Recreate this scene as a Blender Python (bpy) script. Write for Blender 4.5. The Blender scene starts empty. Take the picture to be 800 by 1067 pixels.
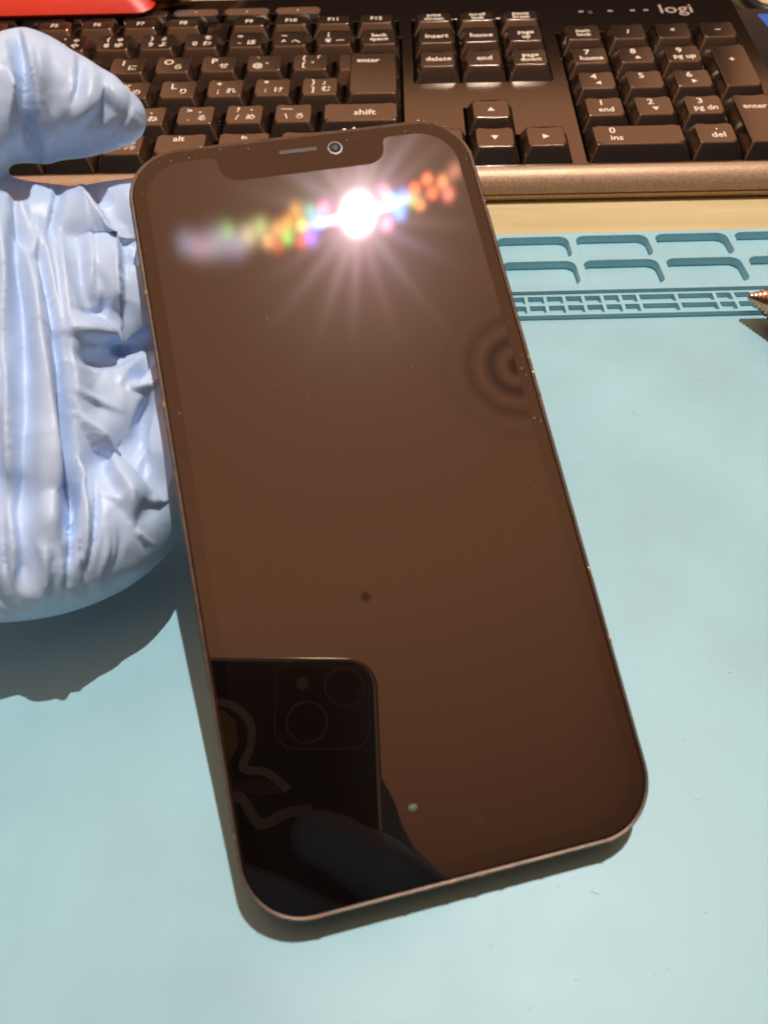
import bpy, bmesh, math, random
import numpy as np
from mathutils import Matrix, Vector, noise
random.seed(7)
S = 0.001                                   # modelled in millimetres
col = bpy.context.scene.collection
scene = bpy.context.scene

# ------------------------------------------------------------------ camera solution
W0, H0, F = 800.0, 1067.0, 801.0
CW = np.array([-48.70584, -283.7404, 142.69443])
RW = np.array([[0.9997998, -0.0014801, -0.0199527], [0.0140337, 0.7626733, 0.6466316], [0.0142603, -0.6467822, 0.7625414]])
MW = np.array([[0.9732068, -0.2037934, 0.1064743], [0.2298822, 0.8719818, -0.4322058], [-0.004763, 0.4451022, 0.8954671]])
OW = np.array([-52.98557, -184.42695, 39.50208])
TILT = math.atan(0.1305)
ca, sa = math.cos(TILT), math.sin(TILT)
AK = np.array([[1, 0, 0], [0, ca, -sa], [0, sa, ca]])
k2w = lambda P: AK @ (np.asarray(P, float) + np.array([0, 0, 8.0]))
def ray(u, v):
    d = RW.T @ np.array([(u - W0/2)/F, -(v - H0/2)/F, -1.0]); return d/np.linalg.norm(d)
def unz(u, v, z):
    d = ray(u, v); return CW + d*(z - CW[2])/d[2]
def pix(P):
    q = (np.asarray(P, float) - CW) @ RW.T
    return np.stack([W0/2 + F*q[..., 0]/-q[..., 2], H0/2 - F*q[..., 1]/-q[..., 2]], -1)
ph2w = lambda P: np.asarray(P, float) @ MW.T + OW
cam2w = lambda P: np.asarray(P, float) @ RW + CW

# ------------------------------------------------------------------ object helpers
def tag(o, label=None, cat=None, group=None, kind=None):
    if label: o['label'] = label
    if cat: o['category'] = cat
    if group: o['group'] = group
    if kind: o['kind'] = kind
    return o
def thing(name, label, cat, loc=(0, 0, 0), rot=None, group=None):
    o = bpy.data.objects.new(name, None); col.objects.link(o)
    m = Matrix(np.asarray(rot).tolist()).to_4x4() if rot is not None else Matrix.Identity(4)
    o.matrix_world = Matrix.Translation(Vector([float(c)*S for c in loc])) @ m
    o.empty_display_size = 0.01
    return tag(o, label, cat, group)
def mk(name, V, Fc, mat, parent=None, smooth=False, label=None, auto=None):
    me = bpy.data.meshes.new(name)
    me.from_pydata([(float(v[0])*S, float(v[1])*S, float(v[2])*S) for v in V], [], [tuple(f) for f in Fc])
    me.materials.append(mat)
    if smooth: me.polygons.foreach_set('use_smooth', [True]*len(me.polygons))
    if auto is not None:
        me.set_sharp_from_angle(angle=math.radians(auto))
    me.update()
    o = bpy.data.objects.new(name, me); col.objects.link(o)
    if parent is not None: o.parent = parent
    if label: o['label'] = label
    return o
class MB:
    def __init__(s): s.V = []; s.F = []
    def add(s, V, Fc):
        b = len(s.V); s.V += [tuple(v) for v in V]; s.F += [tuple(i + b for i in f) for f in Fc]; return s
    def box(s, x0, y0, z0, x1, y1, z1):
        return s.add([(x0,y0,z0),(x1,y0,z0),(x1,y1,z0),(x0,y1,z0),(x0,y0,z1),(x1,y0,z1),(x1,y1,z1),(x0,y1,z1)],
                     [(3,2,1,0),(4,5,6,7),(0,1,5,4),(1,2,6,5),(2,3,7,6),(3,0,4,7)])
    def loops(s, L, cap0=True, cap1=True):
        n = len(L[0]); V = [p for l in L for p in l]; Fc = []
        for k in range(len(L) - 1):
            for i in range(n):
                j = (i + 1) % n
                Fc.append((k*n + i, k*n + j, (k+1)*n + j, (k+1)*n + i))
        if cap0: Fc.append(tuple(range(n))[::-1])
        if cap1: Fc.append(tuple((len(L)-1)*n + i for i in range(n)))
        return s.add(V, Fc)
    def obj(s, name, mat, parent=None, **k): return mk(name, s.V, s.F, mat, parent, **k)
def rr(x0, y0, x1, y1, r, n=6):
    P = []
    for cx, cy, a in ((x1-r, y1-r, 0), (x0+r, y1-r, 90), (x0+r, y0+r, 180), (x1-r, y0+r, 270)):
        for k in range(n + 1):
            t = math.radians(a + 90*k/n); P.append((cx + r*math.cos(t), cy + r*math.sin(t)))
    return P
def curve_mesh(cu):
    o = bpy.data.objects.new('tmp', cu); col.objects.link(o)
    dg = bpy.context.evaluated_depsgraph_get()
    me = bpy.data.meshes.new_from_object(o.evaluated_get(dg))
    V = [tuple(v.co) for v in me.vertices]; Fc = [tuple(p.vertices) for p in me.polygons]
    bpy.data.objects.remove(o); bpy.data.curves.remove(cu); bpy.data.meshes.remove(me)
    return V, Fc
def plate(loops, z0, z1, bevel=0.0, res=2):
    cu = bpy.data.curves.new('c', 'CURVE'); cu.dimensions = '2D'; cu.fill_mode = 'BOTH'
    for L in loops:
        sp = cu.splines.new('POLY'); sp.points.add(len(L) - 1); sp.use_cyclic_u = True
        for p, q in zip(sp.points, L): p.co = (q[0], q[1], 0, 1)
    h = (z1 - z0)/2
    cu.extrude = h - bevel
    if bevel: cu.bevel_depth = bevel; cu.bevel_resolution = res; cu.offset = -bevel
    V, Fc = curve_mesh(cu)
    return [(v[0], v[1], v[2] + (z0 + z1)/2) for v in V], Fc
def text(body, size, x, y, align='CENTER', shear=0, line=0.9, bold=0.0):
    cu = bpy.data.curves.new('t', 'FONT'); cu.body = body; cu.size = size; cu.align_x = align; cu.align_y = 'CENTER'
    cu.resolution_u = 2; cu.space_line = line; cu.offset = bold; cu.fill_mode = 'FRONT'
    V, Fc = curve_mesh(cu)
    return [(v[0] + x, v[1] + y, 0) for v in V], Fc
def tube(P, R, n=14, ring=None):
    """tapered tube with rounded ends along points P with radii R"""
    P = [np.asarray(p, float) for p in P]; mb = MB(); L = []
    for i, p in enumerate(P):
        t = P[min(i+1, len(P)-1)] - P[max(i-1, 0)]; t = t/np.linalg.norm(t)
        a = np.cross(t, [0.13, 0.2, 0.97]); a /= np.linalg.norm(a); b = np.cross(t, a)
        ends = [(0, 1)]
        if i == 0: ends = [(-math.cos(q), math.sin(q)) for q in (0.15, 0.5, 0.9, 1.25)] + ends
        if i == len(P)-1: ends = ends + [(math.cos(q), math.sin(q)) for q in (1.25, 0.9, 0.5, 0.15)]
        for off, sc in ends:
            L.append([tuple(p + t*off*R[i] + (a*math.cos(k) + b*math.sin(k))*R[i]*sc) for k in np.linspace(0, 2*math.pi, n, endpoint=False)])
    mb.loops(L); return mb.V, mb.F
def lathe(prof, n=32):
    mb = MB(); L = [[(r*math.cos(k), r*math.sin(k), z) for k in np.linspace(0, 2*math.pi, n, endpoint=False)] for r, z in prof]
    mb.loops(L); return mb.V, mb.F

# ------------------------------------------------------------------ materials
def newmat(name):
    m = bpy.data.materials.new(name); m.use_nodes = True
    nt = m.node_tree; nt.nodes.clear()
    return m, nt, nt.nodes.new('ShaderNodeOutputMaterial')
def N(nt, t, **kw):
    n = nt.nodes.new(t)
    for k, v in kw.items():
        if k.startswith('i_'): n.inputs[k[2:].replace('_', ' ')].default_value = v
        elif k.startswith('n_'): n.inputs[int(k[2:])].default_value = v
        else: setattr(n, k, v)
    return n
def pbr(name, base, rough=0.5, metal=0.0, spec=0.5, var=0.0, vscale=200, bump=0.0, bscale=800, bdist=0.0002, sss=0.0, sssr=(1, .5, .25), ssss=0.002, coat=0.0, coatr=.12, ior=1.5, stint=(1, 1, 1), stretch=None, roughvar=0.0, tint=None):
    m, nt, out = newmat(name)
    b = N(nt, 'ShaderNodeBsdfPrincipled'); nt.links.new(b.outputs[0], out.inputs[0])
    b.inputs['Base Color'].default_value = (*base, 1); b.inputs['Roughness'].default_value = rough
    b.inputs['Metallic'].default_value = metal; b.inputs['Specular IOR Level'].default_value = spec
    b.inputs['IOR'].default_value = ior; b.inputs['Coat Weight'].default_value = coat; b.inputs['Coat Roughness'].default_value = coatr; b.inputs['Specular Tint'].default_value = (*stint, 1)
    if sss:
        b.inputs['Subsurface Weight'].default_value = sss; b.inputs['Subsurface Radius'].default_value = sssr; b.inputs['Subsurface Scale'].default_value = ssss
    tc = N(nt, 'ShaderNodeTexCoord'); src = tc.outputs['Object']
    if stretch:
        mp = N(nt, 'ShaderNodeMapping'); mp.inputs['Scale'].default_value = stretch; nt.links.new(src, mp.inputs[0]); src = mp.outputs[0]
    if var or roughvar:
        n = N(nt, 'ShaderNodeTexNoise', i_Scale=vscale, i_Detail=5.0, i_Roughness=0.6); nt.links.new(src, n.inputs['Vector'])
    if var:
        r = N(nt, 'ShaderNodeMapRange', n_1=0.3, n_2=0.7, n_3=0.0, n_4=1.0); nt.links.new(n.outputs[0], r.inputs[0])
        mx = N(nt, 'ShaderNodeMix', data_type='RGBA'); nt.links.new(r.outputs[0], mx.inputs[0])
        t = tint or tuple(c*(1 + var) for c in base)
        mx.inputs[6].default_value = (*[c*(1 - var) for c in base], 1); mx.inputs[7].default_value = (*t, 1)
        nt.links.new(mx.outputs[2], b.inputs['Base Color'])
    if roughvar:
        r2 = N(nt, 'ShaderNodeMapRange', n_1=0.3, n_2=0.7, n_3=rough - roughvar, n_4=rough + roughvar); nt.links.new(n.outputs[0], r2.inputs[0])
        nt.links.new(r2.outputs[0], b.inputs['Roughness'])
    if bump:
        nb = N(nt, 'ShaderNodeTexNoise', i_Scale=bscale, i_Detail=3.0); nt.links.new(src, nb.inputs['Vector'])
        bp = N(nt, 'ShaderNodeBump', i_Strength=bump, i_Distance=bdist); nt.links.new(nb.outputs[0], bp.inputs['Height'])
        nt.links.new(bp.outputs[0], b.inputs['Normal'])
    return m
def emis(name, color, strength):
    m, nt, out = newmat(name); e = N(nt, 'ShaderNodeEmission'); e.inputs[0].default_value = (*color, 1); e.inputs[1].default_value = strength
    nt.links.new(e.outputs[0], out.inputs[0]); return m

M_mat = pbr('silicone', (.318, .58, .67), .44, var=.085, vscale=16, bump=.22, bscale=1600, bdist=.0001, roughvar=.12, spec=.45)
M_key = pbr('key_plastic', (.012, .008, .006), .19, ior=1.95, stint=(1, .84, .7), var=.08, vscale=150, bump=.12, bscale=5000, bdist=.00004, spec=.9)
M_case = pbr('case_plastic', (.008, .005, .004), .15, ior=1.95, stint=(1, .84, .7), var=.12, vscale=400, bump=.25, bscale=4000, bdist=.00003, spec=.85)
M_bezel = pbr('sparkle_paint', (.46, .31, .20), .45, metal=.35, var=.35, vscale=1600, bump=.5, bscale=3000, bdist=.0001)
M_well = pbr('well_plastic', (.006, .004, .003), .6, spec=.2)
M_leg = pbr('legend_paint', (.92, .80, .66), .5)
M_leg_dim = pbr('logo_paint', (.42, .33, .27), .5)
M_desk = pbr('pale_wood', (.62, .52, .28), .5, var=.25, vscale=60, stretch=(.08, 1.0, 1.0), bump=.1, bscale=300)
M_glove = pbr('nitrile_glove', (.53, .685, .93), .42, var=.04, vscale=60, spec=.5)
def crease(m):
    nt = m.node_tree; b = [n for n in nt.nodes if n.type == 'BSDF_PRINCIPLED'][0]
    tc = N(nt, 'ShaderNodeTexCoord'); prev = None
    for sc, dist, st in (((1.0, .22, .3), .00055, 190), ((.5, 1.0, .8), .0004, 150), ((1, 1, 1), .00003, 900)):
        mp = N(nt, 'ShaderNodeMapping'); mp.inputs['Scale'].default_value = sc; mp.inputs['Rotation'].default_value = (0, 0, .2); nt.links.new(tc.outputs['Object'], mp.inputs[0])
        n = N(nt, 'ShaderNodeTexNoise', noise_type='RIDGED_MULTIFRACTAL', i_Scale=float(st), i_Detail=2.0, i_Distortion=.6); nt.links.new(mp.outputs[0], n.inputs['Vector'])
        bp = N(nt, 'ShaderNodeBump', i_Strength=.5, i_Distance=dist); nt.links.new(n.outputs[0], bp.inputs['Height'])
        if prev: nt.links.new(prev.outputs[0], bp.inputs['Normal'])
        prev = bp
    nt.links.new(prev.outputs[0], b.inputs['Normal'])
crease(M_glove)
M_frame = pbr('phone_steel', (.15, .10, .072), .45, metal=.65, var=.25, vscale=500, bump=.2, bscale=1500, bdist=.0001)
M_nick = pbr('bare_metal', (.45, .26, .15), .35, metal=.8)
M_black = pbr('black_plastic', (.012, .010, .010), .35, var=.2, vscale=300)
M_backglass = pbr('back_glass', (.004, .003, .003), .08, spec=.3)
M_glove_dark = pbr('glove_in_shade', (.13, .19, .31), .45, bump=.15, bscale=700, bdist=.0003)  # same kind of glove, its shade in the reflection put into a darker colour
M_caserim = pbr('clear_case', (.7, .6, .48), .16, metal=.6)
M_lens = pbr('lens_glass', (.001, .001, .001), .05, spec=.1)
M_lensring = pbr('lens_ring', (.14, .12, .11), .4, metal=.4)
M_flash = pbr('flash_lens', (.25, .17, .11), .3)
M_cream = pbr('sticker_cream', (.32, .24, .18), .5)
M_yellow = pbr('sticker_yellow', (.30, .17, .03), .5)
M_maroon = pbr('sticker_maroon', (.10, .02, .02), .5)
M_red = pbr('red_vinyl', (.78, .035, .012), .42, var=.08, vscale=30, bump=.1, bscale=120, bdist=.001)
M_skinwood = pbr('tan_plastic', (.34, .17, .10), .5)
M_lamp = emis('lamp_glow', (1.0, .945, .885), 24400)
M_white = pbr('white_enamel', (.8, .78, .74), .4)
M_screen = emis('blue_screen', (.10, .18, .62), .8)
M_tool = pbr('tool_metal', (.42, .42, .45), .22, metal=1.0, var=.25, vscale=300)
M_copper = pbr('copper_tip', (.62, .38, .24), .25, metal=1.0, var=.3, vscale=700)
M_lint = pbr('lint', (.85, .85, .82), .8)
M_speaker = pbr('speaker_mesh', (.035, .022, .015), .5, metal=.1, bump=.6, bscale=3000)

# phone glass: black panel under a polished cover.  The pixel grid behaves as a diffraction grating,
# so each diffracted order is a weak, coloured, slightly tilted mirror lobe.
SPEC_IOR = 1.5
def panel_mat(name, grating):
    m, nt, out = newmat(name); L = nt.links.new
    tc = N(nt, 'ShaderNodeTexCoord')
    base = N(nt, 'ShaderNodeBsdfPrincipled'); base.inputs['Base Color'].default_value = (.004, .003, .003, 1)
    base.inputs['Roughness'].default_value = .012; base.inputs['Specular IOR Level'].default_value = 1.1 if grating else 1.15; base.inputs['IOR'].default_value = SPEC_IOR; base.inputs['Specular Tint'].default_value = (1, .82, .70, 1)
    cur = base.outputs[0]
    if grating:
        sx = N(nt, 'ShaderNodeSeparateXYZ'); L(tc.outputs['Object'], sx.inputs[0])
        def math_(op, a, b=None):
            n = N(nt, 'ShaderNodeMath', operation=op)
            for i, q in enumerate((a, b)):
                if q is None: continue
                if isinstance(q, (int, float)): n.inputs[i].default_value = q
                else: L(q, n.inputs[i])
            return n.outputs[0]
        # pressure rings near the right edge, and a small dark spot
        dx = math_('SUBTRACT', sx.outputs[0], 0.0326); dy = math_('SUBTRACT', sx.outputs[1], 0.0144)
        r = math_('SQRT', math_('ADD', math_('MULTIPLY', dx, dx), math_('MULTIPLY', dy, dy)))
        w = math_('SINE', math_('ADD', math_('MULTIPLY', r, 2*math.pi/0.0046), 0.3))
        fall = N(nt, 'ShaderNodeMapRange', n_1=.0005, n_2=.0185, n_3=.80, n_4=0.0); fall.interpolation_type = 'SMOOTHSTEP'; L(r, fall.inputs[0])
        ringf = math_('SUBTRACT', 1.0, math_('MULTIPLY', math_('ADD', math_('MULTIPLY', w, .5), .55), fall.outputs[0]))
        ex = math_('ADD', sx.outputs[0], 0.0062); ey = math_('ADD', sx.outputs[1], 0.0241)
        r2 = math_('SQRT', math_('ADD', math_('MULTIPLY', ex, ex), math_('MULTIPLY', ey, ey)))
        spot = N(nt, 'ShaderNodeMapRange', n_1=.0004, n_2=.0013, n_3=.35, n_4=1.0); spot.interpolation_type = 'SMOOTHSTEP'; L(r2, spot.inputs[0])
        fac = math_('MULTIPLY', ringf, spot.outputs[0])
        L(math_('MULTIPLY', fac, 1.1), base.inputs['Specular IOR Level'])
        geo = N(nt, 'ShaderNodeNewGeometry')
        def tv(vec):
            c = N(nt, 'ShaderNodeCombineXYZ'); 
            for i in range(3): c.inputs[i].default_value = vec[i]
            t = N(nt, 'ShaderNodeVectorTransform', vector_type='VECTOR', convert_from='OBJECT', convert_to='WORLD'); L(c.outputs[0], t.inputs[0])
            return t.outputs[0]
        tx = tv((1, 0, 0))
        def lobe(ox, oy, colr, rough, dist='GGX', aniso=0, rot=0):
            nonlocal cur
            g = N(nt, 'ShaderNodeBsdfAnisotropic', distribution=dist); g.inputs['Color'].default_value = (*colr, 1); g.inputs['Roughness'].default_value = rough
            if aniso:
                g.inputs['Anisotropy'].default_value = aniso; g.inputs['Rotation'].default_value = rot; L(tx, g.inputs['Tangent'])
            if ox or oy:
                a = N(nt, 'ShaderNodeVectorMath', operation='ADD'); L(geo.outputs['Normal'], a.inputs[0]); L(tv((-ox/1500, -oy/1500, 0)), a.inputs[1])
                b = N(nt, 'ShaderNodeVectorMath', operation='NORMALIZE'); L(a.outputs[0], b.inputs[0]); L(b.outputs[0], g.inputs['Normal'])
            s = N(nt, 'ShaderNodeAddShader'); L(cur, s.inputs[0]); L(g.outputs[0], s.inputs[1]); cur = s.outputs[0]
        lobe(0, 0, (.0027, .0021, .0016), .36, 'BECKMANN')
        lobe(0, 0, (.0018, .0013, .0012), .25, 'BECKMANN')
        lobe(0, 0, (.0012, .0008, .0010), .15, 'BECKMANN')
        lobe(0, 0, (.0056, .0056, .0056), .083, 'BECKMANN')
        for ro, an, rt, c in ((.085, .74, .25, 1.5), (.115, .74, .03, .20), (.12, .74, .09, .26), (.115, .74, .155, .30), (.12, .74, .20, .24), (.11, .74, .305, .24), (.12, .74, .35, .30), (.115, .74, .41, .26), (.11, .74, .465, .30)):
            h = (rt*7.3) % 1; lobe(0, 0, tuple(.00052*c*x for x in ((.75 + .3*((rt*13) % 1), .5 + .45*h, .65 + .4*((rt*5) % 1)) if rt != .25 else (1, 1, 1.1))), ro, 'BECKMANN', an, rt)
        # weak diffraction orders of the pixel grid (tilt along the width, tilt along the length, colour, strength)
        R_, G_, B_ = (1, .16, .06), (.35, .75, .15), (.10, .28, 1)
        for ox, oy, c, st, ro in ((-112, -6, (1, .55, .25), .45, .045), (-118, 8, (.6, .75, .3), .5, .05), (-134, 2, (.85, .75, .45), .7, .055), (-150, -5, (.6, .55, .9), .6, .06), (-158, 9, G_, .35, .05), (-172, 0, (.75, .8, 1), .7, .065), (-192, -3, (1, .6, .75), .45, .06), (-208, 3, (.6, .7, 1), .4, .06), (-20, -42, (.8, .25, .7), .7, .10), (18, 44, (.5, .3, .9), .6, .10), (42, -40, (.5, .25, .8), .6, .10), (-50, 34, (.3, .6, .5), .35, .08),
                (-49, 2, B_, 1.3, .042), (-40, 12, (1, .35, .6), .6, .042), (-60, -11, (.35, .2, 1), .8, .045), (-57, 12, (.2, .7, .6), .5, .045), (-69, 2, (.9, .7, .12), .6, .042), (-72, -13, R_, .4, .042), (-74, 16, (1, .5, .1), .4, .045), (-86, 7, (1, .45, .1), .4, .042), (-88, -6, G_, .6, .045), (-99, 3, (.9, .5, .15), .45, .045), (-101, -12, R_, .3, .045),
                (42, 3, (.1, .7, .9), 1.1, .042), (50, -9, B_, 1.2, .042), (57, 5, (.3, .4, 1), .6, .042), (33, -16, (1, .4, .6), .6, .042), (34, 13, (1, .35, .5), .6, .042), (66, -2, G_, .35, .042), (72, 8, R_, .6, .035), (76, -8, (1, .3, .1), .4, .035), (88, 13, (1, .22, .08), .5, .035), (92, -1, R_, .5, .035), (106, 6, (1, .35, .15), .5, .04), (111, -7, (1, .25, .2), .5, .04), (122, 12, (1, .4, .3), .3, .045)):
            lobe(ox, oy, tuple(.00018*st*x for x in c), ro*1.5, 'BECKMANN')
    L(cur, out.inputs[0]); return m
M_display = panel_mat('display_panel', True)
SPEC_IOR = 1.5
M_cover = panel_mat('cover_glass', False)

# ------------------------------------------------------------------ setting: desk
mb = MB().box(-900, -700, -28, 900, 700, -3)
tag(mb.obj('desk', M_desk), kind='structure')

# ------------------------------------------------------------------ repair mat
RM = .010
def mt(p):
    dx, dy = p[0] - 25, p[1] + 75; c, s = math.cos(RM), math.sin(RM)
    return (25 + c*dx - s*dy, -75 + s*dx + c*dy, p[2])
mat = thing('repair_mat', 'pale teal silicone work mat with moulded compartments lying on the wooden desk', 'mat')
def mpart(name, VF):
    return mk(name, [mt(v) for v in VF[0]], VF[1], M_mat, mat, smooth=True, auto=35)
X0, X1 = -210, 170
mpart('mat_sheet', plate([rr(X0, -330, X1, -41.3, 6)], -2.99, 0, .4))
holes = []
for i in range(-8, 6):
    xr = 11.2 + 26.7*i
    if xr < X0 + 30 or xr > X1 - 4: continue
    holes.append(rr(xr - 24.1, -56.6, xr, -43.4, 3.2)); holes.append(rr(xr - 24.1, -72.2, xr, -58.4, 3.2))
mpart('compartment_tray', plate([rr(X0 + .5, -75.2, X1 - .5, -41.5, 3)] + holes, -.05, 3.0, .25))
holes = []
xs = [-6.9]; w = [5.9, 5.9, 5.9, 5.9, 5.7, 5.5, 11.9, 11.9, 5.7, 6.0, 6.0, 6, 6, 12, 12, 6, 6, 6, 6]
for q in w: xs.append(xs[-1] + q)
for i in range(1, 26): xs.insert(0, xs[0] - 5.9)
xs = [x for x in xs if X0 + 4 < x < X1 - 4]
for a, b in zip(xs, xs[1:]):
    holes.append(rr(a + .55, -80.1, b - .55, -76.4, .35, 3)); holes.append(rr(a + .55, -85.0, b - .55, -81.2, .35, 3))
mpart('screw_grid', plate([rr(X0 + .6, -86.1, X1 - .6, -75.25, .8)] + holes, -.05, 1.7, .15))

# lint and dust on the mat
mb = MB(); rnd = random.Random(3)
specks = [(722, 440), (690, 600), (753, 588), (708, 588), (745, 575), (728, 832), (711, 770), (660, 430), (512, 985), (552, 1050), (790, 620), (760, 700), (640, 980), (150, 765), (620, 930), (672, 570), (555, 1003), (603, 482), (700, 680), (770, 500), (680, 640), (735, 950), (70, 900), (150, 1000), (575, 345), (650, 372), (730, 395), (612, 395), (700, 350), (727, 282), (655, 262), (575, 290), (745, 262), (690, 283)]
for q in specks + [(rnd.uniform(440, 800), rnd.uniform(340, 1067)) for _ in range(26)]:
    p = unz(q[0], q[1], .12); r = rnd.uniform(.07, .22); a = rnd.uniform(0, 3.14); e = rnd.choice([1, 1, 2.4, 3.5])
    for sg in (1,):
        ring = [(p[0] + r*e*math.cos(t)*math.cos(a) - r*.6*math.sin(t)*math.sin(a), p[1] + r*e*math.cos(t)*math.sin(a) + r*.6*math.sin(t)*math.cos(a), .02) for t in np.linspace(0, 6.283, 8, endpoint=False)]
        top = [(p[0] + (x - p[0])*.5, p[1] + (y - p[1])*.5, .02 + r*.7) for x, y, z in ring]
        mb.loops([ring, top])
tag(mb.obj('lint', M_lint, smooth=True), 'white lint and dust specks scattered over the teal mat', 'lint', kind='stuff')

# ------------------------------------------------------------------ keyboard
kb = thing('keyboard', 'dark brown-black full-size keyboard with white legends standing tilted behind the phone', 'keyboard', k2w([0, 0, 0]), AK)
GN, GM = 5.70, 5.15
NX = 19 + GN; MX = -38 - GM - 15*19
XL, XR = MX - 7, NX + 76 + 6.5
well = [rr(MX - .6, -.6, MX + 15*19 + .4, 94.8, 1.5), rr(-38.5, 56.4, 18.8, 109.6, 1.5), rr(-120, 95.4, -43.8, 109.6, 1), rr(-206.3, 95.4, -129.4, 109.6, 1), rr(-290, 95.4, -215.2, 109.6, 1), rr(NX - .5, -.6, NX + 76.3, 95.4, 1.5),
        rr(MX + 10, 111, MX + 15*19 - 40, 118.5, 1)]
ar = [(-38.5, -.6), (18.8, -.6), (18.8, 18.9), (-.3, 18.9), (-.3, 38.0), (-19.5, 38.0), (-19.5, 18.9), (-38.5, 18.9)]
mk('top_plate', *plate([rr(XL, -1.2, XR, 133, 5)] + well + [ar], -5, 0, .12), M_case, kb, smooth=True, auto=35)
mk('lower_body', *plate([rr(XL + .4, -4, XR - .4, 132.5, 5)], -9.6, -5.05, .3), M_well, kb)
prof = [(-.9, -.45), (-1.6, -.05), (-2.6, .12), (-4.5, -.2), (-6.6, -1.3), (-8.2, -2.9), (-9.2, -4.6), (-9.6, -5.9), (-9.3, -6.3), (-8.7, -6.45), (-8.7, -6.75), (-9.35, -6.9), (-9.3, -8.2), (-8.6, -9.3), (-7.2, -9.8), (-.9, -9.8)]
mb = MB(); L = []
for x, sc in [(XL, .0), (XL + .7, .55), (XL + 2.5, .85), (XL + 5, 1)] + [(x, 1) for x in np.linspace(XL + 12, XR - 12, 24)] + [(XR - 5, 1), (XR - 2.5, .85), (XR - .7, .55), (XR, 0)]:
    L.append([(x, -.9 + (y + .9)*max(sc, .02), z) for y, z in prof])
mb.loops(L); mb.obj('front_bezel', M_bezel, kb, smooth=True, auto=50)

LEG = []
def keycap(x, y, w, h, zt=(4.5, 4.6), dish=.36, inset=(2.3, 2.3, 3.9, 2.4), zb=-3.0, mat_=None):
    """tapered cap with a scooped top; returns mesh lists and the top height function"""
    x0, x1, y0, y1 = x + .35, x + w - .35, y + .35, y + h - .35
    l, r, f, b = inset
    tx0, tx1, ty0, ty1 = x0 + l, x1 - r, y0 + f, y1 - b
    cx, hw = (tx0 + tx1)/2, (tx1 - tx0)/2
    hwd = min(hw, 7)
    def top(px, py):
        t = (py - ty0)/(ty1 - ty0); e = max(0.0, abs(px - cx) - (hw - hwd))/hwd
        return zt[0] + (zt[1] - zt[0])*t + dish*(e*e - 1)*.9
    n = 5; L = []
    L.append([(p[0], p[1], zb) for p in rr(x0, y0, x1, y1, .9, n)])
    L.append([(p[0], p[1], zb + 2.6) for p in rr(x0, y0, x1, y1, .9, n)])
    def blend(k, dz):
        R = rr(x0 + (tx0-x0)*k, y0 + (ty0-y0)*k, x1 - (x1-tx1)*k, y1 - (y1-ty1)*k, .9 + .5*k, n)
        return R
    for k in (.5, .9):
        L.append([(p[0], p[1], zb + 2.6 + (top(p[0], p[1]) - zb - 2.6)*k*.985) for p in blend(k, 0)])
    def inner(d):
        return [(p[0], p[1], top(p[0], p[1])) for p in rr(tx0 + d, ty0 + d, tx1 - d, ty1 - d, max(.3, 1.4 - d*.5), n)]
    L.append([(p[0], p[1], p[2] - .05) for p in inner(.03)])
    L.append([(p[0], p[1], p[2] - .01) for p in inner(.10)])
    L.append(inner(.2))
    mb = MB(); mb.loops(L, True, False)
    # scooped top as strips between the lower and the upper half of the last loop
    last = inner(.2); m = len(last); base = len(mb.V) - m
    up = list(range(0, 2*(n+1))); lo = list(range(2*(n+1), m))
    K = 12; xs0 = np.linspace(tx0 + .2, tx1 - .2, K + 1)
    # grid fill: build strips by x using interpolated loop boundary
    ly = lambda xx, arr: np.interp(xx, [q[0] for q in sorted(arr)], [q[1] for q in sorted(arr)])
    U = [last[i] for i in up]; D = [last[i] for i in lo]
    G = []
    for xx in xs0:
        ya, yb = float(ly(xx, D)), float(ly(xx, U))
        G.append([(xx, ya + (yb-ya)*t, top(xx, ya + (yb-ya)*t) + .0) for t in np.linspace(0, 1, 4)])
    V = [p for g in G for p in g]; Fc = []
    for i in range(K):
        for j in range(3): Fc.append((i*4 + j, (i+1)*4 + j, (i+1)*4 + j + 1, i*4 + j + 1))
    mb.add(V, Fc)
    return mb, top, (cx, (ty0 + ty1)/2, tx0, tx1, ty0, ty1)
def key(x, y, w=19, h=19, legs=(), extra=None, **kw):
    mb, top, (cx, cy, tx0, tx1, ty0, ty1) = keycap(x, y, w, h, **kw)
    if extra: mb.add(extra.V, extra.F)
    o = mb.obj('key', M_key, kb, smooth=True, auto=32)
    if legs:
        V, Fc = [], []
        for body, size, dx, dy, *rest in legs:
            if body == '_bar':
                v = [(cx + dx - size, cy + dy - .13, 0), (cx + dx + size, cy + dy - .13, 0), (cx + dx + size, cy + dy + .13, 0), (cx + dx - size, cy + dy + .13, 0)]; fc = [(0, 1, 2, 3)]
            else:
                v, fc = text(body, size, cx + dx, cy + dy, bold=rest[0] if rest else .07)
            b = len(V); V += v; Fc += [tuple(i + b for i in f) for f in fc]
        V = [(p[0], p[1], top(p[0], p[1]) + .10) for p in V]
        mk('legend', V, Fc, M_leg, o)
    return o
def jis(main, shift, kana, skana=''):
    L = []
    if main.isalpha() and not shift:
        L = [(main, 5.2, -2.0, 1.8), (kana, 4.2, 2.2, -1.9)]
    else:
        L = [(shift, 4.3, -2.7, 2.9), (main, 4.4, -2.7, -2.2), (kana, 4.1, 2.5, -2.2)]
        if skana: L.append((skana, 3.4, 2.5, 2.6))
    return [l for l in L if l[0]]
XMIN = -236
def row(y, start, items, h=19, **kw):
    u = start
    for it in items:
        w, legs = it
        x = MX + u*19
        if x + w*19 > XMIN: key(x, y, w*19, h, legs, **kw)
        u += w
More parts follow.
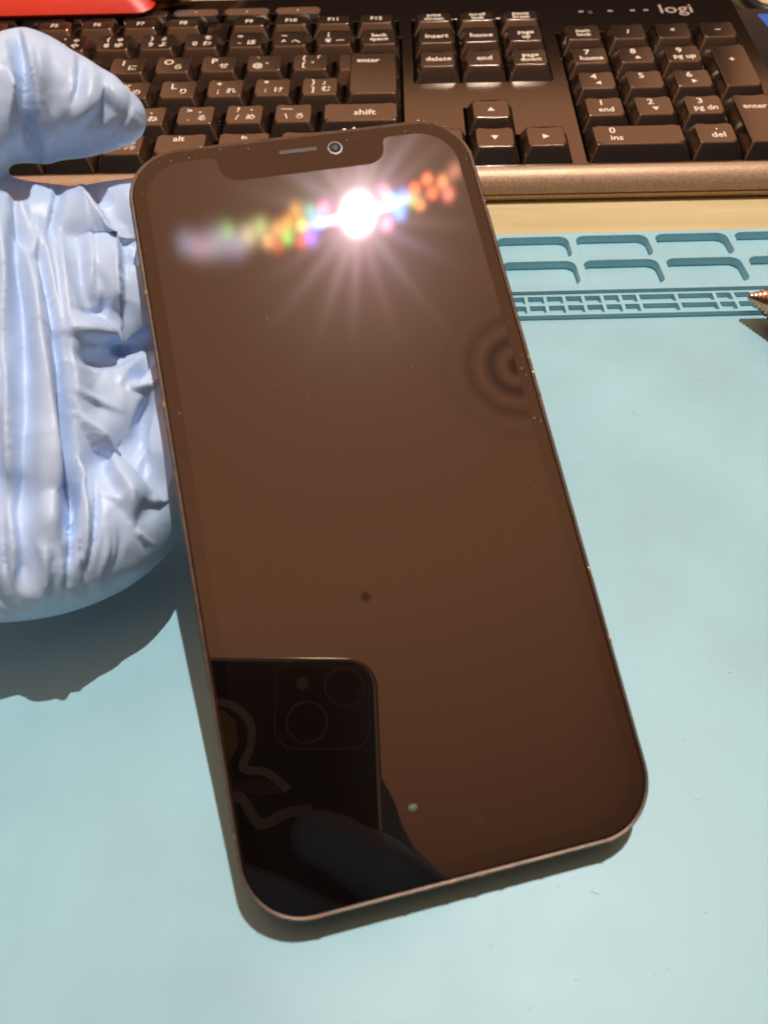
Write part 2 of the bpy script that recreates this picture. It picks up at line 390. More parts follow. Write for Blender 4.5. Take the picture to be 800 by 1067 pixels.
# number row
row(76, 1, [(1, jis(*t)) for t in (('1','!','ぬ'),('2','"','ふ'),('3','#','あ','ぁ'),('4','$','う','ぅ'),('5','%','え','ぇ'),('6','&','お','ぉ'),('7',"'",'や','ゃ'),('8','(','ゆ','ゅ'),('9',')','よ','ょ'),('0','','わ','を'),('-','=','ほ'),('^','~','へ'),('¥','|','ー'))]
    + [(1, [('back\nspace', 3.5, 0, 0)])], zt=(4.5, 4.6))
row(57, 1.5, [(1, jis(*t)) for t in (('Q','','た'),('W','','て'),('E','','い'),('R','','す'),('T','','か'),('Y','','ん'),('U','','な'),('I','','に'),('O','','ら'),('P','','せ'),('@','`','゛'),('[','{','゜','「'))])
row(38, 1.75, [(1, jis(*t)) for t in (('A','','ち'),('S','','と'),('D','','し'),('F','','は'),('G','','き'),('H','','く'),('J','','ま'),('K','','の'),('L','','り'),(';','+','れ'),(':','*','け'),(']','}','む','」'))])
row(19, 2.25, [(1, jis(*t)) for t in (('Z','','つ'),('X','','さ'),('C','','そ'),('V','','ひ'),('B','','こ'),('N','','み'),('M','','も'),(',','<','ね','、'),('.','>','る','。'),('/','?','め','・'),('\\','—','ろ'))] + [(1.75, [('shift', 5.0, 1.5, -.5)])])
ex, _, _ = keycap(MX + 13.5*19, 57, 19, 19, zt=(4.1, 4.2))
key(MX + 13.75*19, 38, 1.25*19, 38, [('enter', 4.3, -2.2, 9.5)], extra=ex, zt=(4.5, 4.6))
row(0, 3.9, [(4.0, [])] + [(1.02, [('変換', 2.4, 0, 0)]), (1.03, [('カタカナ\nひらがな', 2.5, 0, 2.2, .02), ('_bar', 4.2, 0, -.6), ('ローマ字', 2.6, 0, -2.6, .02)]), (1.25, [('alt', 4.4, -1, 3)]), (1.25, [('fn', 3, 0, 3)]), (1.25, []), (1.3, [('ctrl', 3, 0, 3)])])
# F rows and media keys
for i, u in enumerate([5.75 - .0, 6.75, 7.75, 8.75]): pass
fx = {'F5': -205.5, 'F6': -186.5, 'F7': -167.3, 'F8': -148.3, 'F9': -119.2, 'F10': -100.7, 'F11': -82, 'F12': -63.2}
for k, x in fx.items(): key(x, 95.2, 18.6, 14.2, [(k, 3.6, 0, .3)], zt=(4.0, 4.1), dish=.2)
key(-234, 95.2, 18.6, 14.2, [('F4', 2.6, 0, .5)], zt=(4.0, 4.1), dish=.2)
for i, x in enumerate([-238, -215.3, -192.3, -169.3, -146.3, -123.3, -100.3]):
    key(x, 111.2, 22.4, 7.2, [(['▮', '◂', '□', '▭', '▫', '♪', '▸'][i], 2.2, 0, 0)], zt=(2.6, 3.2), dish=.05, inset=(.8, .8, .8, .8))
# navigation block
for i, (t, s) in enumerate((('print\nscreen', 3.2), ('scroll\nlock', 3.2), ('pause\nbreak', 3.2))): key(-38 + 19*i, 95.2, 19, 14.2, [(t, s, 0, .3)], zt=(4.0, 4.1), dish=.2)
for i, (t, s) in enumerate((('insert', 4.3), ('home', 4.3), ('page\nup', 3.8))): key(-38 + 19*i, 76, 19, 19, [(t, s, .4, -.4)], zt=(4.5, 4.6))
for i, (t, s) in enumerate((('delete', 4.3), ('end', 4.4), ('page\ndown', 3.8))): key(-38 + 19*i, 57, 19, 19, [(t, s, .4, -.2)])
for x, y, t in ((-19, 19, '▲'), (-38, 0, '◀'), (-19, 0, '▼'), (0, 0, '▶')): key(x, y, 19, 19, [(t, 3.2, 0, -.3, 0)])
# number pad
for i, t in enumerate(('num\nlock', '/', '*', '−')): key(NX + 19*i, 76, 19, 19, [(t, 3.5 if i == 0 else 4.4, 0, -.2)], zt=(4.5, 4.6))
A3 = [('7', 'home'), ('8', '▲'), ('9', 'pg up'), ('4', '◀'), ('5', ''), ('6', '▶'), ('1', 'end'), ('2', '▼'), ('3', 'pg dn')]
for i, (a, b) in enumerate(A3):
    L = [(a, 5.0, -.9, 2.5)] + ([(b, 4.2 if len(b) > 1 else 2.6, .4, -2.2)] if b else [])
    key(NX + 19*(i % 3), 57 - 19*(i//3), 19, 19, L)
key(NX, 0, 38, 19, [('0', 5.0, -9.2, 2.6), ('ins', 4.4, -8.2, -2.0)])
key(NX + 38, 0, 19, 19, [('.', 5, 1, 3.6), ('del', 4.5, 1, -1.4)])
key(NX + 57, 38, 19, 38, [('+', 4.6, 0, 4)], zt=(4.5, 4.6))
key(NX + 57, 0, 19, 38, [('enter', 4.2, 0, 7.5)], zt=(4.5, 4.6))
V, Fc = text('logi', 11.0, 80.5, 114.2, bold=.10); mk('logo_print', [(v[0], v[1], .06) for v in V], Fc, M_leg_dim, kb)
mb = MB()
for x in (37, 50, 60, 66): mb.box(x, 113.2, .02, x + 2.2, 114.4, .07)
V, Fc = text('⇩', 4, 42, 113); mb.add([(v[0], v[1], .06) for v in V], Fc)
mb.obj('indicator_print', M_leg_dim, kb)

# ------------------------------------------------------------------ the phone
ph = thing('smartphone', 'black phone with dark glossy notched screen and worn edges held above the teal mat', 'phone', OW, MW)
HW, HH, RC = 35.75, 73.35, 10.9
prof = [(.75, -.18), (.45, -.06), (.12, -.38), (0, -.85), (0, -6.6), (.15, -7.0), (.6, -7.3)]
mb = MB(); L = []
for ins, z in prof: L.append([(p[0], p[1], z) for p in rr(-HW + ins, -HH + ins, HW - ins, HH - ins, RC - ins, 12)])
mb.loops(L[::-1], True, False)
frame_mb = mb
mk('back_glass', *plate([rr(-HW + .7, -HH + .7, HW - .7, HH - .7, RC - .7, 12)], -7.6, -7.25, .1), M_backglass, ph)
# front cover glass with a gently rounded lip
mb = MB(); L = []
for ins, z in ((.8, -.6), (.8, -.1), (.95, 0.0), (1.2, .06)): L.append([(p[0], p[1], z) for p in rr(-HW + ins, -HH + ins, HW - ins, HH - ins, RC - ins, 12)])
mb.loops(L); cg = mb.obj('cover_glass', M_cover, ph, smooth=True)
cg.data.polygons[len(mb.F) - 1].use_smooth = False
# display outline with notch
B = 3.55
def arc(cx, cy, r, a0, a1, n=6): return [(cx + r*math.cos(math.radians(a0 + (a1-a0)*k/n)), cy + r*math.sin(math.radians(a0 + (a1-a0)*k/n))) for k in range(n + 1)]
dr = 8.2; xw, yh = HW - B, HH - B
D = arc(xw - dr, yh - dr, dr, 0, 90, 8)
D += arc(17.2 + 1.6, yh - 1.6, 1.6, 90, 180) + arc(17.2 - 4.0, yh - 5.6 + 4.0 - .4, 4.0, 0, -90) + arc(-17.2 + 4.0, yh - 5.6 + 4.0 - .4, 4.0, -90, -180) + arc(-17.2 - 1.6, yh - 1.6, 1.6, 0, 90)
D += arc(-xw + dr, yh - dr, dr, 90, 180, 8) + arc(-xw + dr, -yh + dr, dr, 180, 270, 8) + arc(xw - dr, -yh + dr, dr, 270, 360, 8)
mk('display', [(p[0], p[1], .075) for p in D], [tuple(range(len(D)))], M_display, ph)
mk('speaker_grille', *plate([rr(-4.6, 68.65, 3.4, 69.55, .45, 5)], .02, .13, .02), M_speaker, ph, smooth=True, auto=40)
V, Fc = lathe([(1.55, .05), (1.55, .11), (1.25, .13), (1.2, .09)], 24)
o = mk('front_camera', [(v[0] + 7.1, v[1] + 68.7, v[2]) for v in V], Fc, M_black, ph, smooth=True, auto=40)
V, Fc = lathe([(.8, .10), (.7, .17), (.4, .22), (.05, .24)], 20); mk('lens', [(v[0] + 7.1, v[1] + 68.7, v[2]) for v in V], Fc, M_speaker, o, smooth=True)
# worn nicks and chips along the rim
rnd = random.Random(11); mb = MB()
def edge_pt(t):
    R = rr(-HW + .35, -HH + .35, HW - .35, HH - .35, RC - .3, 14); i = int(t*len(R)) % len(R); f = t*len(R) - int(t*len(R))
    a, b = R[i], R[(i+1) % len(R)]; return a[0] + (b[0]-a[0])*f, a[1] + (b[1]-a[1])*f
def nick(x, y, r, z=-.1, e=1.8):
    a = math.atan2(y, x) + 1.57 if abs(abs(x) - HW) > 2 else 1.57
    if abs(abs(y) - HH) < 2: a = 0
    ring = []; top = []
    for t in np.linspace(0, 6.283, 8, endpoint=False):
        k = r*rnd.uniform(.6, 1.2); px = k*e*math.cos(t); py = k*.6*math.sin(t)
        ring.append((x + px*math.cos(a) - py*math.sin(a), y + px*math.sin(a) + py*math.cos(a), z - .1))
        top.append((x + .5*(px*math.cos(a) - py*math.sin(a)), y + .5*(px*math.sin(a) + py*math.cos(a)), z + .12))
    mb.loops([ring, top])
for x, y, r in [(35.3, -27.5, .55), (35.45, -40.5, .45), (35.4, -47, .35), (35.5, 8, .3), (35.3, 12.5, .45), (35.2, 16, .4), (-35.35, 18.5, .5), (-35.3, 42, .4), (10, 73.0, .5), (12, 73.0, .35), (-20, 72.9, .3), (26, -73, .4), (3, -73, .5), (8, -73, .45), (-2, -73, .4), (-9, -73, .35), (15, -73, .3), (-34.5, -52, .4), (-35.3, -58, .35), (-24, -73, .4)]: nick(x, y, r)
for _ in range(50):
    x, y = edge_pt(rnd.random()); nick(x, y, rnd.uniform(.07, .2), rnd.choice([-.08, -.3]))
nf = len(frame_mb.F); frame_mb.add(mb.V, mb.F)
fr = frame_mb.obj('frame', M_frame, ph, smooth=True, auto=40); fr.data.materials.append(M_nick)
for p in fr.data.polygons[nf:]: p.material_index = 1
mb = MB(); rnd = random.Random(5)
for q in range(44):
    x, y = (rnd.uniform(-30, 30), rnd.uniform(-66, 60)) if q > 27 else (rnd.uniform(-33, 33), rnd.uniform(69.8, 71.8)) if rnd.random() < .45 else (rnd.choice([-1, 1])*rnd.uniform(32.6, 34.2), rnd.uniform(0, 66))
    r = rnd.uniform(.06, .17)*(.6 if q > 27 else 1); mb.loops([[(x + r*math.cos(t), y + r*math.sin(t), .076) for t in np.linspace(0, 6.283, 6, endpoint=False)], [(x + .5*r*math.cos(t), y + .5*r*math.sin(t),   .11 + r*.3) for t in np.linspace(0, 6.283, 6, endpoint=False)]])
mb.obj('dust_speck', M_leg_dim, ph)
V, Fc = lathe([(1.0, .08), (.9, .16), (.5, .24), (.05, .27)], 14); mk('painted_glint', [(v[0]*.85 - 5.9, v[1]*.6 - 60.3, v[2]) for v in V], Fc, pbr('glint_paint', (.12, .14, .10), .6), ph, smooth=True)  # pale blob on the glass, painted in for a blurred reflected bright spot

# ------------------------------------------------------------------ gloved hand
def grow(chains, voxel, smooth, sub=0):
    mb = MB()
    for P, R in chains:
        # resample for roundness
        P = [np.asarray(p, float) for p in P]; Q = []; RR = []
        for i in range(len(P) - 1):
            for t in np.linspace(0, 1, 6, endpoint=False):
                p0, p1, p2, p3 = P[max(i-1, 0)], P[i], P[i+1], P[min(i+2, len(P)-1)]
                Q.append(.5*((2*p1) + (-p0+p2)*t + (2*p0-5*p1+4*p2-p3)*t*t + (-p0+3*p1-3*p2+p3)*t**3)); RR.append(R[i] + (R[i+1]-R[i])*t)
        Q.append(P[-1]); RR.append(R[-1])
        V, Fc = tube(Q, RR, 18); mb.add(V, Fc)
    me = bpy.data.meshes.new('tmp'); me.from_pydata(mb.V, [], mb.F)
    bm = bmesh.new(); bm.from_mesh(me); bmesh.ops.recalc_face_normals(bm, faces=bm.faces); bm.to_mesh(me); bm.free()
    o = bpy.data.objects.new('tmp', me); col.objects.link(o)
    r = o.modifiers.new('r', 'REMESH'); r.mode = 'VOXEL'; r.voxel_size = voxel
    s = o.modifiers.new('s', 'SMOOTH'); s.factor = .5; s.iterations = smooth
    if sub: q = o.modifiers.new('u', 'SUBSURF'); q.levels = q.render_levels = sub
    dg = bpy.context.evaluated_depsgraph_get(); m2 = bpy.data.meshes.new_from_object(o.evaluated_get(dg))
    n = len(m2.vertices); V = np.zeros(n*3); m2.vertices.foreach_get('co', V); Nn = np.zeros(n*3); m2.vertices.foreach_get('normal', Nn)
    Fc = [tuple(p.vertices) for p in m2.polygons]
    bpy.data.objects.remove(o); bpy.data.meshes.remove(me); bpy.data.meshes.remove(m2)
    return V.reshape(-1, 3), Nn.reshape(-1, 3), Fc
def pxchain(pts):
    P, R = [], []
    for u, v, z, r in pts:
        p = unz(u, v, z); P.append(p); R.append(r*np.linalg.norm(p - CW)/F)
    return P, R
def lc(pts): return [ph2w(p[:3]) for p in pts], [p[3] for p in pts]
chains = [
    # thumb, raised over the keyboard
    pxchain([(-170, 116, 84, 50), (-90, 110, 82, 46), (-15, 110, 80, 45), (12, 107, 79, 48), (38, 103, 78, 53), (66, 109, 77, 45), (90, 114, 76, 40), (110, 118, 75, 33), (125, 121, 75, 24)]),
    # four fingers running under the phone, rooted in the palm
    lc([(-118, 62, 6, 17), (-84, 70, -4, 15), (-66, 67.5, -14, 13.5), (-50, 68, -20, 12.5), (-38, 70, -19.5, 10.5), (-8, 70, -19, 9.5), (14, 67, -18, 9)]),
    lc([(-116, 45, 4, 19), (-84, 50, -8, 16), (-62, 53, -17, 14.5), (-46, 53, -21, 13.5), (-34, 52, -20.5, 11.5), (-5, 48, -20, 10), (20, 46, -19, 9)]),
    lc([(-116, 26, 4, 19), (-84, 28, -8, 16), (-62, 28, -17, 14), (-46, 28, -22, 12.5), (-34, 29, -21.5, 11), (-5, 30, -19.5, 9.8), (16, 30, -18.5, 9)]),
    lc([(-112, 8, -2, 17), (-84, 4.5, -10, 15.5), (-67, .3, -15, 14), (-55, 2.8, -20, 13.5), (-46, 9, -25, 11.5), (-36, 18, -21, 10), (-14, 20, -17.5, 8.2), (2, 20, -17, 8)]),
    # web between thumb and palm, wrist
    (lambda a: ([unz(-60, 120, 80), ph2w((-86, 66, 2)), ph2w((-84, 40, -5))], [14, 16, 16]))(0),
    lc([(-84, 60, -2, 17), (-84, 36, -4, 18), (-84, 17, -8, 17)]),
    lc([(-66, 64, -14, 14), (-64, 57, -13, 14), (-60, 38, -15, 14), (-64, 15, -14, 13.5)]),
    lc([(-108, 36, 2, 22), (-132, 2, 8, 25), (-175, -34, 15, 28), (-235, -75, 20, 33)]),
]
V, Nn, Fc = grow(chains, 1.0, 10, 1)
PX = pix(V)
face = np.einsum('ij,ij->i', Nn, (CW - V)/np.linalg.norm(CW - V, axis=1)[:, None])
act = np.where((face > -.35) & (PX[:, 0] > -60) & (PX[:, 0] < 240) & (PX[:, 1] < 720))[0]
PA = PX[act]
def fold(pts, wl, wr, amp, fade=30):
    """crisp-crested fold along a line: wl / wr are how far each flank runs out"""
    P = np.array(pts, float)
    for _ in range(2):                                # corner cutting for a flowing line
        Q = [P[0]]
        for p, q in zip(P[:-1], P[1:]): Q += [.75*p + .25*q, .25*p + .75*q]
        P = np.array(Q + [P[-1]])
    best = np.full(len(PA), 1e9); sd = np.zeros(len(PA)); tt = np.zeros(len(PA))
    seg = np.linalg.norm(np.diff(P, axis=0), axis=1); cum = np.concatenate([[0], np.cumsum(seg)])
    for i in range(len(P) - 1):
        p, d = P[i], P[i+1] - P[i]; t = np.clip(((PA - p) @ d)/(d @ d), 0, 1); q = PA - p - t[:, None]*d
        dist = np.linalg.norm(q, axis=1); m = dist < best
        best[m] = dist[m]; sd[m] = (d[0]*q[:, 1] - d[1]*q[:, 0])[m]; tt[m] = (cum[i] + t*seg[i])[m]
    w = np.where(sd > 0, wl, wr); x = best/w
    prof = np.clip(1.18 - np.sqrt(x*x + .045), 0, None); prof = np.where(prof < .25, prof*prof*2, prof - .125)
    e = np.clip(np.minimum(tt, cum[-1] - tt)/fade, 0, 1); e = .15 + .85*e*e*(3 - 2*e)
    return amp*e*prof*1.35
FOLDS = [
    ([(16, 212), (19, 260), (18, 330), (23, 400), (20, 470), (23, 540), (27, 585), (22, 625)], 7, 15, -2.6),
    ([(34, 235), (48, 310), (56, 400), (58, 480), (54, 570)], 17, 9, 1.9),
    ([(39, 240), (51, 300), (60, 360), (70, 430), (78, 490), (75, 570)], 10, 4, -3.2),
    ([(57, 225), (65, 300), (72, 360), (80, 425)], 3.5, 20, 1.3),
    ([(82, 185), (96, 212), (110, 232), (125, 256), (127, 300), (125, 335)], 30, 2.2, 3.0),
    ([(86, 195), (98, 206), (109, 207)], 7, 7, -3.6),
    ([(105, 222), (113, 243), (128, 253), (148, 247)], 2.5, 16, 1.6),
    ([(124, 262), (138, 267), (156, 262)], 8, 8, -3.6),
    ([(86, 215), (93, 250), (97, 285), (92, 322)], 10, 5, .8),
    ([(62, 343), (90, 353), (118, 353), (152, 341)], 4, 20, 2.6),
    ([(70, 364), (98, 376), (122, 372), (144, 357)], 9, 9, -1.9),
    ([(97, 283), (110, 303), (106, 330), (68, 326)], 6, 6, -.9),
    ([(162, 358), (148, 380), (134, 399)], 5.5, 5.5, -4.0),
    ([(130, 395), (142, 406), (160, 400), (168, 392)], 5, 4, 1.6),
    ([(161, 402), (150, 425), (142, 450), (137, 485)], 5, 8, -1.8),
    ([(72, 405), (96, 417), (126, 428)], 4, 6, 1.0),
    ([(81, 430), (95, 455), (112, 490), (128, 520), (139, 546)], 2.5, 26, 3.0),
    ([(76, 465), (86, 505), (92, 540), (85, 600)], 5, 4, 1.5),
    ([(75, 495), (79, 540), (71, 605)], 4, 4, -1.8),
    ([(98, 500), (103, 540), (93, 590)], 4, 4, -1.4),
    ([(103, 512), (122, 520), (139, 540)], 5, 5, 1.2),
    ([(136, 523), (160, 527), (180, 519)], 2.2, 22, 1.5),
    ([(134, 546), (146, 560), (158, 566)], 4, 4, 1.0),
    ([(146, 510), (152, 482), (150, 452)], 5, 4, -1.1),
    ([(0, 225), (8, 290), (6, 360), (10, 450), (4, 550)], 10, 6, 1.3),
    ([(10, 195), (22, 232), (34, 264)], 4, 8, -1.4),
    ([(62, 175), (58, 212), (49, 252)], 4, 10, -1.1),
    ([(36, 555), (48, 590), (44, 630)], 4, 10, 1.3), ([(8, 500), (4, 560), (9, 620)], 8, 3, -1.4), ([(60, 560), (66, 595), (62, 625)], 8, 3, 1.0), ([(88, 550), (84, 580), (90, 612)], 3, 7, -1.1), ([(110, 548), (112, 575), (104, 600)], 4, 5, .7), ([(122, 545), (126, 570), (120, 590)], 3, 5, -.7),
    ([(16, 22), (28, 75), (34, 110), (44, 170)], 10, 3.5, -2.8),
    ([(2, 66), (15, 88), (8, 115), (2, 165)], 10, 3, 2.0),
    ([(35, 38), (41, 72), (46, 105)], 4, 12, 1.0),
    ([(66, 138), (90, 112), (108, 90), (124, 104), (138, 114)], 12, 28, 1.6),
    ([(72, 120), (83, 88), (82, 50)], 10, 4, -1.1),
    ([(118, 142), (136, 118), (136, 96)], 4, 6, -.6),
    ([(100, 150), (112, 128), (120, 112)], 8, 5, .5), ([(50, 100), (58, 130), (52, 158)], 6, 9, .6),
]
dA = np.zeros(len(act))
for pts, wl, wr, amp in FOLDS:
    if abs(amp) > 1.7: wl, wr, amp = wl*1.4, wr*1.4, amp*1.15
    dA += fold(pts, wl, wr, amp)
nz = noise.noise
def rdg(a, b, c): return .3 - abs(nz(Vector((a, b, c))))
for n_, i in enumerate(act):
    u, v = PX[i]
    w = nz(Vector((u/45, v/45, 3.0)))*16
    dA[n_] += .75*rdg((u + w)/34, (v + w)/170, 1.3) + .55*rdg((u - v*.45 + w)/40, (v + u*.6)/80, 5.1) + .28*rdg((u*.7 + v*.5 + w)/20, (u*.5 - v*.6)/60, 9.4) + .3*nz(Vector((u/45 + 4, v/45, 7.1)))
sl = np.clip((30 - PA[:, 0])/45, 0, 1)*np.clip((PA[:, 1] - 390)/130, 0, 1); dA -= 4.5*sl*sl*(3 - 2*sl)
disp = np.zeros(len(V)); disp[act] = dA
k = np.clip((face - .02)/.4, 0, 1)
V2 = V + Nn*(disp*k)[:, None]
o = mk('gloved_hand', V2, Fc, M_glove, None, smooth=True)
tag(o, 'hand in a wrinkled pale blue disposable glove gripping the phone from the left, thumb raised', 'hand')

# ------------------------------------------------------------------ photographer's own phone and hand, seen mirrored in the screen
cp = thing('camera_phone', 'black phone in a clear case with a sticker, mirrored in the dark screen', 'phone', CW, RW.T)
ex0, ex1, ey1, ey0 = -51.5, 23.3, 20.0, -129.5
mk('body', *plate([rr(ex0 + 1.9, ey0 + 1.9, ex1 - 1.9, ey1 - 1.9, 9)], .75, 9, .5), M_backglass, cp, smooth=True, auto=35)
mb = MB(); L = []
for ins, z in ((.9, 9.5), (0, 8.6), (0, 2.8), (.18, 1.9), (.6, 1.15), (1.15, .68), (1.7, .52), (2.1, .7), (2.1, 1.2)): L.append([(p[0], p[1], z) for p in rr(ex0 + ins, ey0 + ins, ex1 - ins, ey1 - ins, 10.5 - ins, 10)])
mb.loops(L, False, False); mb.obj('case_rim', M_caserim, cp, smooth=True)
bump = mk('camera_bump', *plate([rr(-12.6, -12, 19.6, 18.2, 7, 8)], .5, .9, .15), M_backglass, cp, smooth=True, auto=35)
mb = MB(); L = []
for ins, z in ((-.35, .62), (0, .42), (.35, .62)): L.append([(p[0], p[1], z) for p in rr(-12.6 + ins, -12 + ins, 19.6 - ins, 18.2 - ins, 7 - ins, 8)])
mb.loops(L, False, False); mb.obj('bump_rim', M_lensring, bump, smooth=True)
for cx, cy in ((-1.9, -3.2), (11.1, 9.0)):
    V, Fc = lathe([(7.3, .55), (7.2, .40), (6.9, .36), (6.5, .45), (6.4, .55)], 40); lr = mk('lens_ring', [(v[0] + cx, v[1] + cy, v[2]) for v in V], Fc, M_lensring, cp, smooth=True)
    V, Fc = lathe([(6.5, .62), (6.2, .52), (4, .49), (.1, .48)], 40); mk('lens', [(v[0] + cx, v[1] + cy, v[2]) for v in V], Fc, M_lens, lr, smooth=True)
V, Fc = lathe([(2.3, .6), (2.2, .42), (1.6, .38), (.05, .36)], 24); mk('flash', [(v[0] - 3.6, v[1] + 10, v[2]) for v in V], Fc, M_flash, cp, smooth=True)
def ribbon(pts, w, z0, z1):
    P = [np.array(p, float) for p in pts]; Q = []
    for i in range(len(P) - 1):
        for t in np.linspace(0, 1, 6, endpoint=False):
            p0, p1, p2, p3 = P[max(i-1, 0)], P[i], P[i+1], P[min(i+2, len(P)-1)]
            Q.append(.5*((2*p1) + (-p0+p2)*t + (2*p0-5*p1+4*p2-p3)*t*t + (-p0+3*p1-3*p2+p3)*t**3))
    Q.append(P[-1]); Lp, Rp = [], []
    for i, p in enumerate(Q):
        t = Q[min(i+1, len(Q)-1)] - Q[max(i-1, 0)]; t /= np.linalg.norm(t); nn = np.array([-t[1], t[0]])*w/2; Lp.append(tuple(p + nn)); Rp.append(tuple(p - nn))
    return plate([Lp + Rp[::-1]], z0, z1)
mb = MB(); mb.add(*ribbon([(-48, 6), (-40, 3), (-31.5, 3.6), (-25.5, 1.5), (-20.5, -4.2), (-20.6, -12), (-22.5, -18), (-15, -19.4), (-8, -25)], 2.6, .60, .72))
mb.add(*ribbon([(-46, -26), (-34, -33), (-27, -27.6), (-22.5, -27.5), (-16.5, -35), (-8, -32), (0, -31.2)], 3.2, .60, .72))
st = mb.obj('sticker', M_cream, cp)
mk('sticker_patch', *plate([[(-44, 0), (-30, 1), (-25.5, -3), (-24.5, -11), (-27, -16), (-38, -20), (-46, -14)]], .64, .71), M_yellow, st)
mk('sticker_patch', *plate([[(-44, -22), (-30, -22), (-14, -22.2), (-9, -26), (-20, -26.2), (-30, -26.4), (-44, -25)]], .64, .70), M_maroon, st)
c3 = lambda pts: ([cam2w(p[:3]) for p in pts], [p[3] for p in pts])
V, Nn, Fc = grow([
    c3([(58, -92, 12, 14), (48, -74, 4, 12), (36, -62, -6, 10.5), (20, -51, -10.5, 10), (8, -43.5, -10, 9), (0, -40.5, -9.2, 8)]),
    c3([(58, -106, 12, 14), (46, -94, 2, 12), (28, -82, -8, 10.5), (8, -70, -11, 10), (-14, -59, -10.5, 9), (-24, -54, -9.5, 8)]),
    c3([(60, -122, 12, 15), (40, -114, 0, 11.5), (20, -106, -9, 10), (0, -98, -11, 9.5), (-18, -90, -9.5, 8)]),
    c3([(66, -150, 24, 24), (60, -116, 18, 20), (50, -86, 15, 15), (38, -62, 16, 12), (27, -44, 17, 9), (22, -28, 17, 8), (20, -20, 17, 6)]),
    c3([(66, -150, 24, 24), (62, -200, 34, 27), (60, -280, 50, 33)]),
], 1.4, 8)
for i in range(len(V)):
    V[i] += Nn[i]*(.6*noise.noise(Vector(V[i]*.12)) + .4*noise.noise(Vector((V[i][0]*.3, V[i][1]*.08, V[i][2]*.2))))
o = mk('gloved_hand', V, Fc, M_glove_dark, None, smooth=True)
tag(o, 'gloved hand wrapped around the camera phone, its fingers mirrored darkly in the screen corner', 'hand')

# ------------------------------------------------------------------ tool tip at the right edge
def frame_from(axis):
    a = np.array(axis, float); a /= np.linalg.norm(a); b = np.cross([0, 0, 1], a); b /= np.linalg.norm(b); return np.stack([b, np.cross(a, b), a], 1)
tip = unz(779, 309, 7.5)
tl = thing('screwdriver', 'metal pen-shaped tool with a ridged copper-coloured tip resting at the mat edge', 'tool', tip, frame_from((.86, -.50, .07)))
pr = [(.35, 0)]
z = .2; r = 1.0
for i in range(9):
    pr += [(r, z), (r + .12, z + .45), (r + .02, z + 1.0)]; z += 1.12; r += .68
V, Fc = lathe(pr, 28); mk('tip', V, Fc, M_copper, tl, smooth=True, auto=60)
V, Fc = lathe([(7.0, 10.1), (7.2, 10.6), (7.5, 13), (7.6, 18), (7.6, 110), (6.6, 112)], 28); mk('barrel', V, Fc, M_tool, tl, smooth=True, auto=40)

# ------------------------------------------------------------------ things behind the keyboard
tb = thing('tablet', 'black slab with a lit blue screen lying beside the right end of the keyboard', 'tablet', (112.5, 20, -3))
mk('case', *plate([rr(0, 0, 130, 147, 7)], 0, 9, 2.5, 4), M_black, tb, smooth=True, auto=50)
mk('screen', *plate([rr(24, 22, 116, 137, 2)], 8.9, 9.15, .05), M_screen, tb)
P = [unz(770, -14, 4), unz(774, -2, 3), unz(782, 7, 2), unz(790, 12, 1.5), unz(802, 15, 1.5), unz(830, 16, 1.5)]
P = [np.array(p) for p in P]
V, Fc = tube(P, [4.0]*len(P), 12); tag(mk('cable', V, Fc, M_black, None, smooth=True), 'thick black cable lying on the pale desk behind the tablet', 'cable')
# red pouch lying over the rear edge of the keyboard
rp = thing('pouch', 'bright red smooth vinyl pouch lying over the rear edge of the keyboard', 'pouch', k2w((-250, 112.0, 3.5)), AK)
mb = MB(); L = []
for ins, zz in ((3, 0), (.5, .8), (0, 2.2), (3, 5), (9, 8.5), (18, 12), (30, 15), (44, 16.5)):
    L.append([(p[0], p[1] + .02*p[0]*0, zz + 1.2*math.sin(p[0]*.05)) for p in rr(-150 + ins, 0 + ins, 96 - ins, 150 - ins, 8, 10)])
mb.loops(L); mb.obj('body', M_red, rp, smooth=True, auto=60)
V, Fc = tube([(92, 14, 4), (104, 20, 5), (116, 30, 5), (128, 46, 3)], [6, 7.5, 7, 5], 14); mk('strap', V, Fc, M_skinwood, rp, smooth=True)
# monitor standing further back: its dark panel is what the key tops mirror
mo = thing('monitor', 'dark switched-off computer monitor standing behind the keyboard', 'monitor', (-40, 330, -3))
mk('panel', [(v[0], v[2]*1.0, v[1]) for v in plate([rr(-330, 62, 330, 212, 5)], -10, 10, 2)[0]], [f[::-1] for f in plate([rr(-330, 62, 330, 212, 5)], -10, 10, 2)[1]], M_black, mo)
MB().box(-35, 12, 4, 35, 26, 110).obj('stand', M_black, mo); mk('foot', *plate([rr(-110, -60, 110, 90, 20)], 0, 5, 1), M_black, mo)

# ------------------------------------------------------------------ lamp overhead (mirrored in the screen)
d = ray(373, 223); n = MW[:, 2]; s = ((OW - CW) @ n)/(d @ n); X = CW + s*d; R = d - 2*(d @ n)*n
LP = X + R*1750
la = thing('ceiling_lamp', 'round ceiling spotlight mirrored as a white disc at the top of the phone screen', 'lamp', LP, frame_from(-R))
V, Fc = lathe([(11, 0), (11, .5), (.1, .6)], 48); mk('diffuser', V, Fc, M_lamp, la)
V, Fc = lathe([(11.5, 1), (15, 1), (17, -3), (17, -40), (.1, -42)], 48); V2b = V; mk('housing', V[:48*5], Fc[:48*4], M_white, la, smooth=True, auto=40)

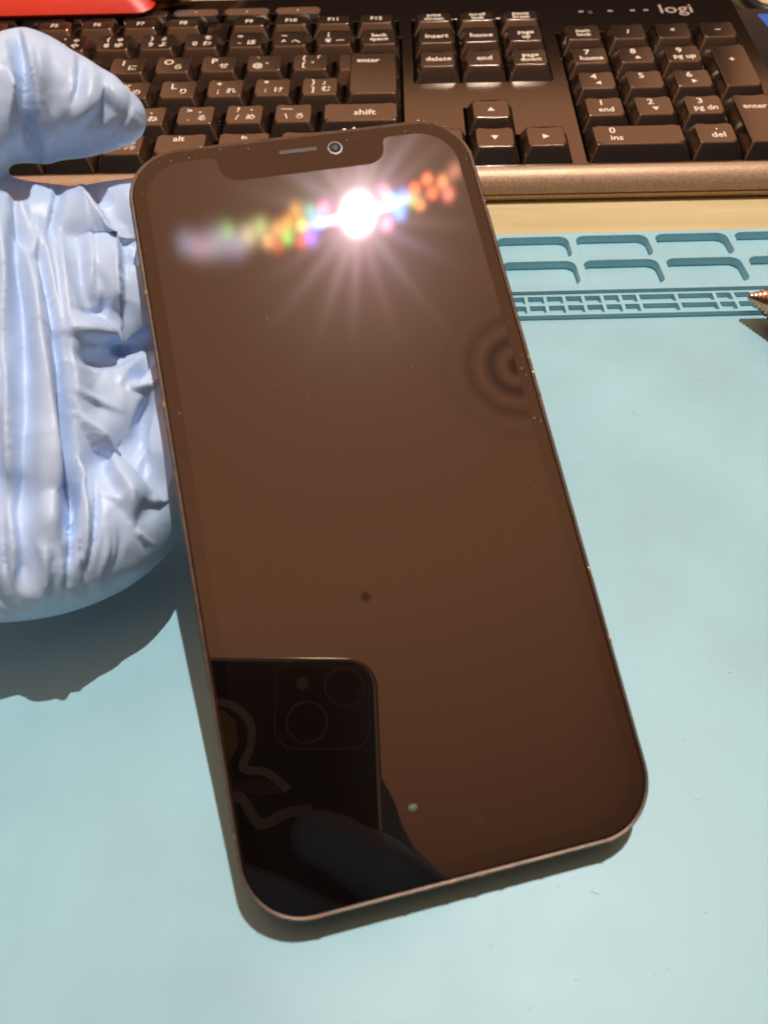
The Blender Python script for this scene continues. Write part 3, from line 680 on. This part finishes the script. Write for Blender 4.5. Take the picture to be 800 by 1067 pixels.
# ------------------------------------------------------------------ world: warm dim room light from above, cut to a strip shaped for the reflections
w = bpy.data.worlds.new('World'); scene.world = w; w.use_nodes = True; nt = w.node_tree; nt.nodes.clear()
out = N(nt, 'ShaderNodeOutputWorld'); bg = N(nt, 'ShaderNodeBackground'); tc = N(nt, 'ShaderNodeTexCoord'); sx = N(nt, 'ShaderNodeVectorMath', operation='DOT_PRODUCT'); sx.inputs[1].default_value = (0, .42, .9075); rp_ = N(nt, 'ShaderNodeValToRGB')
nt.links.new(tc.outputs['Generated'], sx.inputs[0]); nt.links.new(sx.outputs['Value'], rp_.inputs[0]); nt.links.new(rp_.outputs[0], bg.inputs[0]); nt.links.new(bg.outputs[0], out.inputs[0])
e = rp_.color_ramp.elements; e[0].position = 0.0; e[0].color = (.022, .027, .034, 1); e[1].position = 1; e[1].color = (.80, .395, .215, 1)
q = e.new(.33); q.color = (.025, .027, .03, 1); q = e.new(.50); q.color = (.45, .215, .115, 1); q = e.new(.74); q.color = (.80, .40, .215, 1)
ax = N(nt, 'ShaderNodeSeparateXYZ'); ab = N(nt, 'ShaderNodeMath', operation='ABSOLUTE'); mr = N(nt, 'ShaderNodeMapRange', n_1=.40, n_2=.64, n_3=1.25, n_4=.16); mr.interpolation_type = 'SMOOTHSTEP'
nt.links.new(tc.outputs['Generated'], ax.inputs[0]); nt.links.new(ax.outputs[0], ab.inputs[0]); nt.links.new(ab.outputs[0], mr.inputs[0]); nt.links.new(mr.outputs[0], bg.inputs[1])

# ------------------------------------------------------------------ camera
cd = bpy.data.cameras.new('camera'); co = bpy.data.objects.new('camera', cd); col.objects.link(co)
co.matrix_world = Matrix.Translation(Vector((CW*S).tolist())) @ Matrix(RW.T.tolist()).to_4x4()
cd.sensor_fit = 'VERTICAL'; cd.sensor_height = 24; cd.lens = F/H0*24
cd.clip_start = .001; cd.clip_end = 50
cd.dof.use_dof = True; cd.dof.focus_distance = .205; cd.dof.aperture_fstop = cd.lens/1.45
scene.camera = co
vs = scene.view_settings; vs.view_transform = 'Standard'; vs.look = 'None'; vs.exposure = 0; vs.gamma = 1
scene.cycles.max_bounces = 8; scene.cycles.caustics_reflective = False; scene.cycles.sample_clamp_indirect = 6
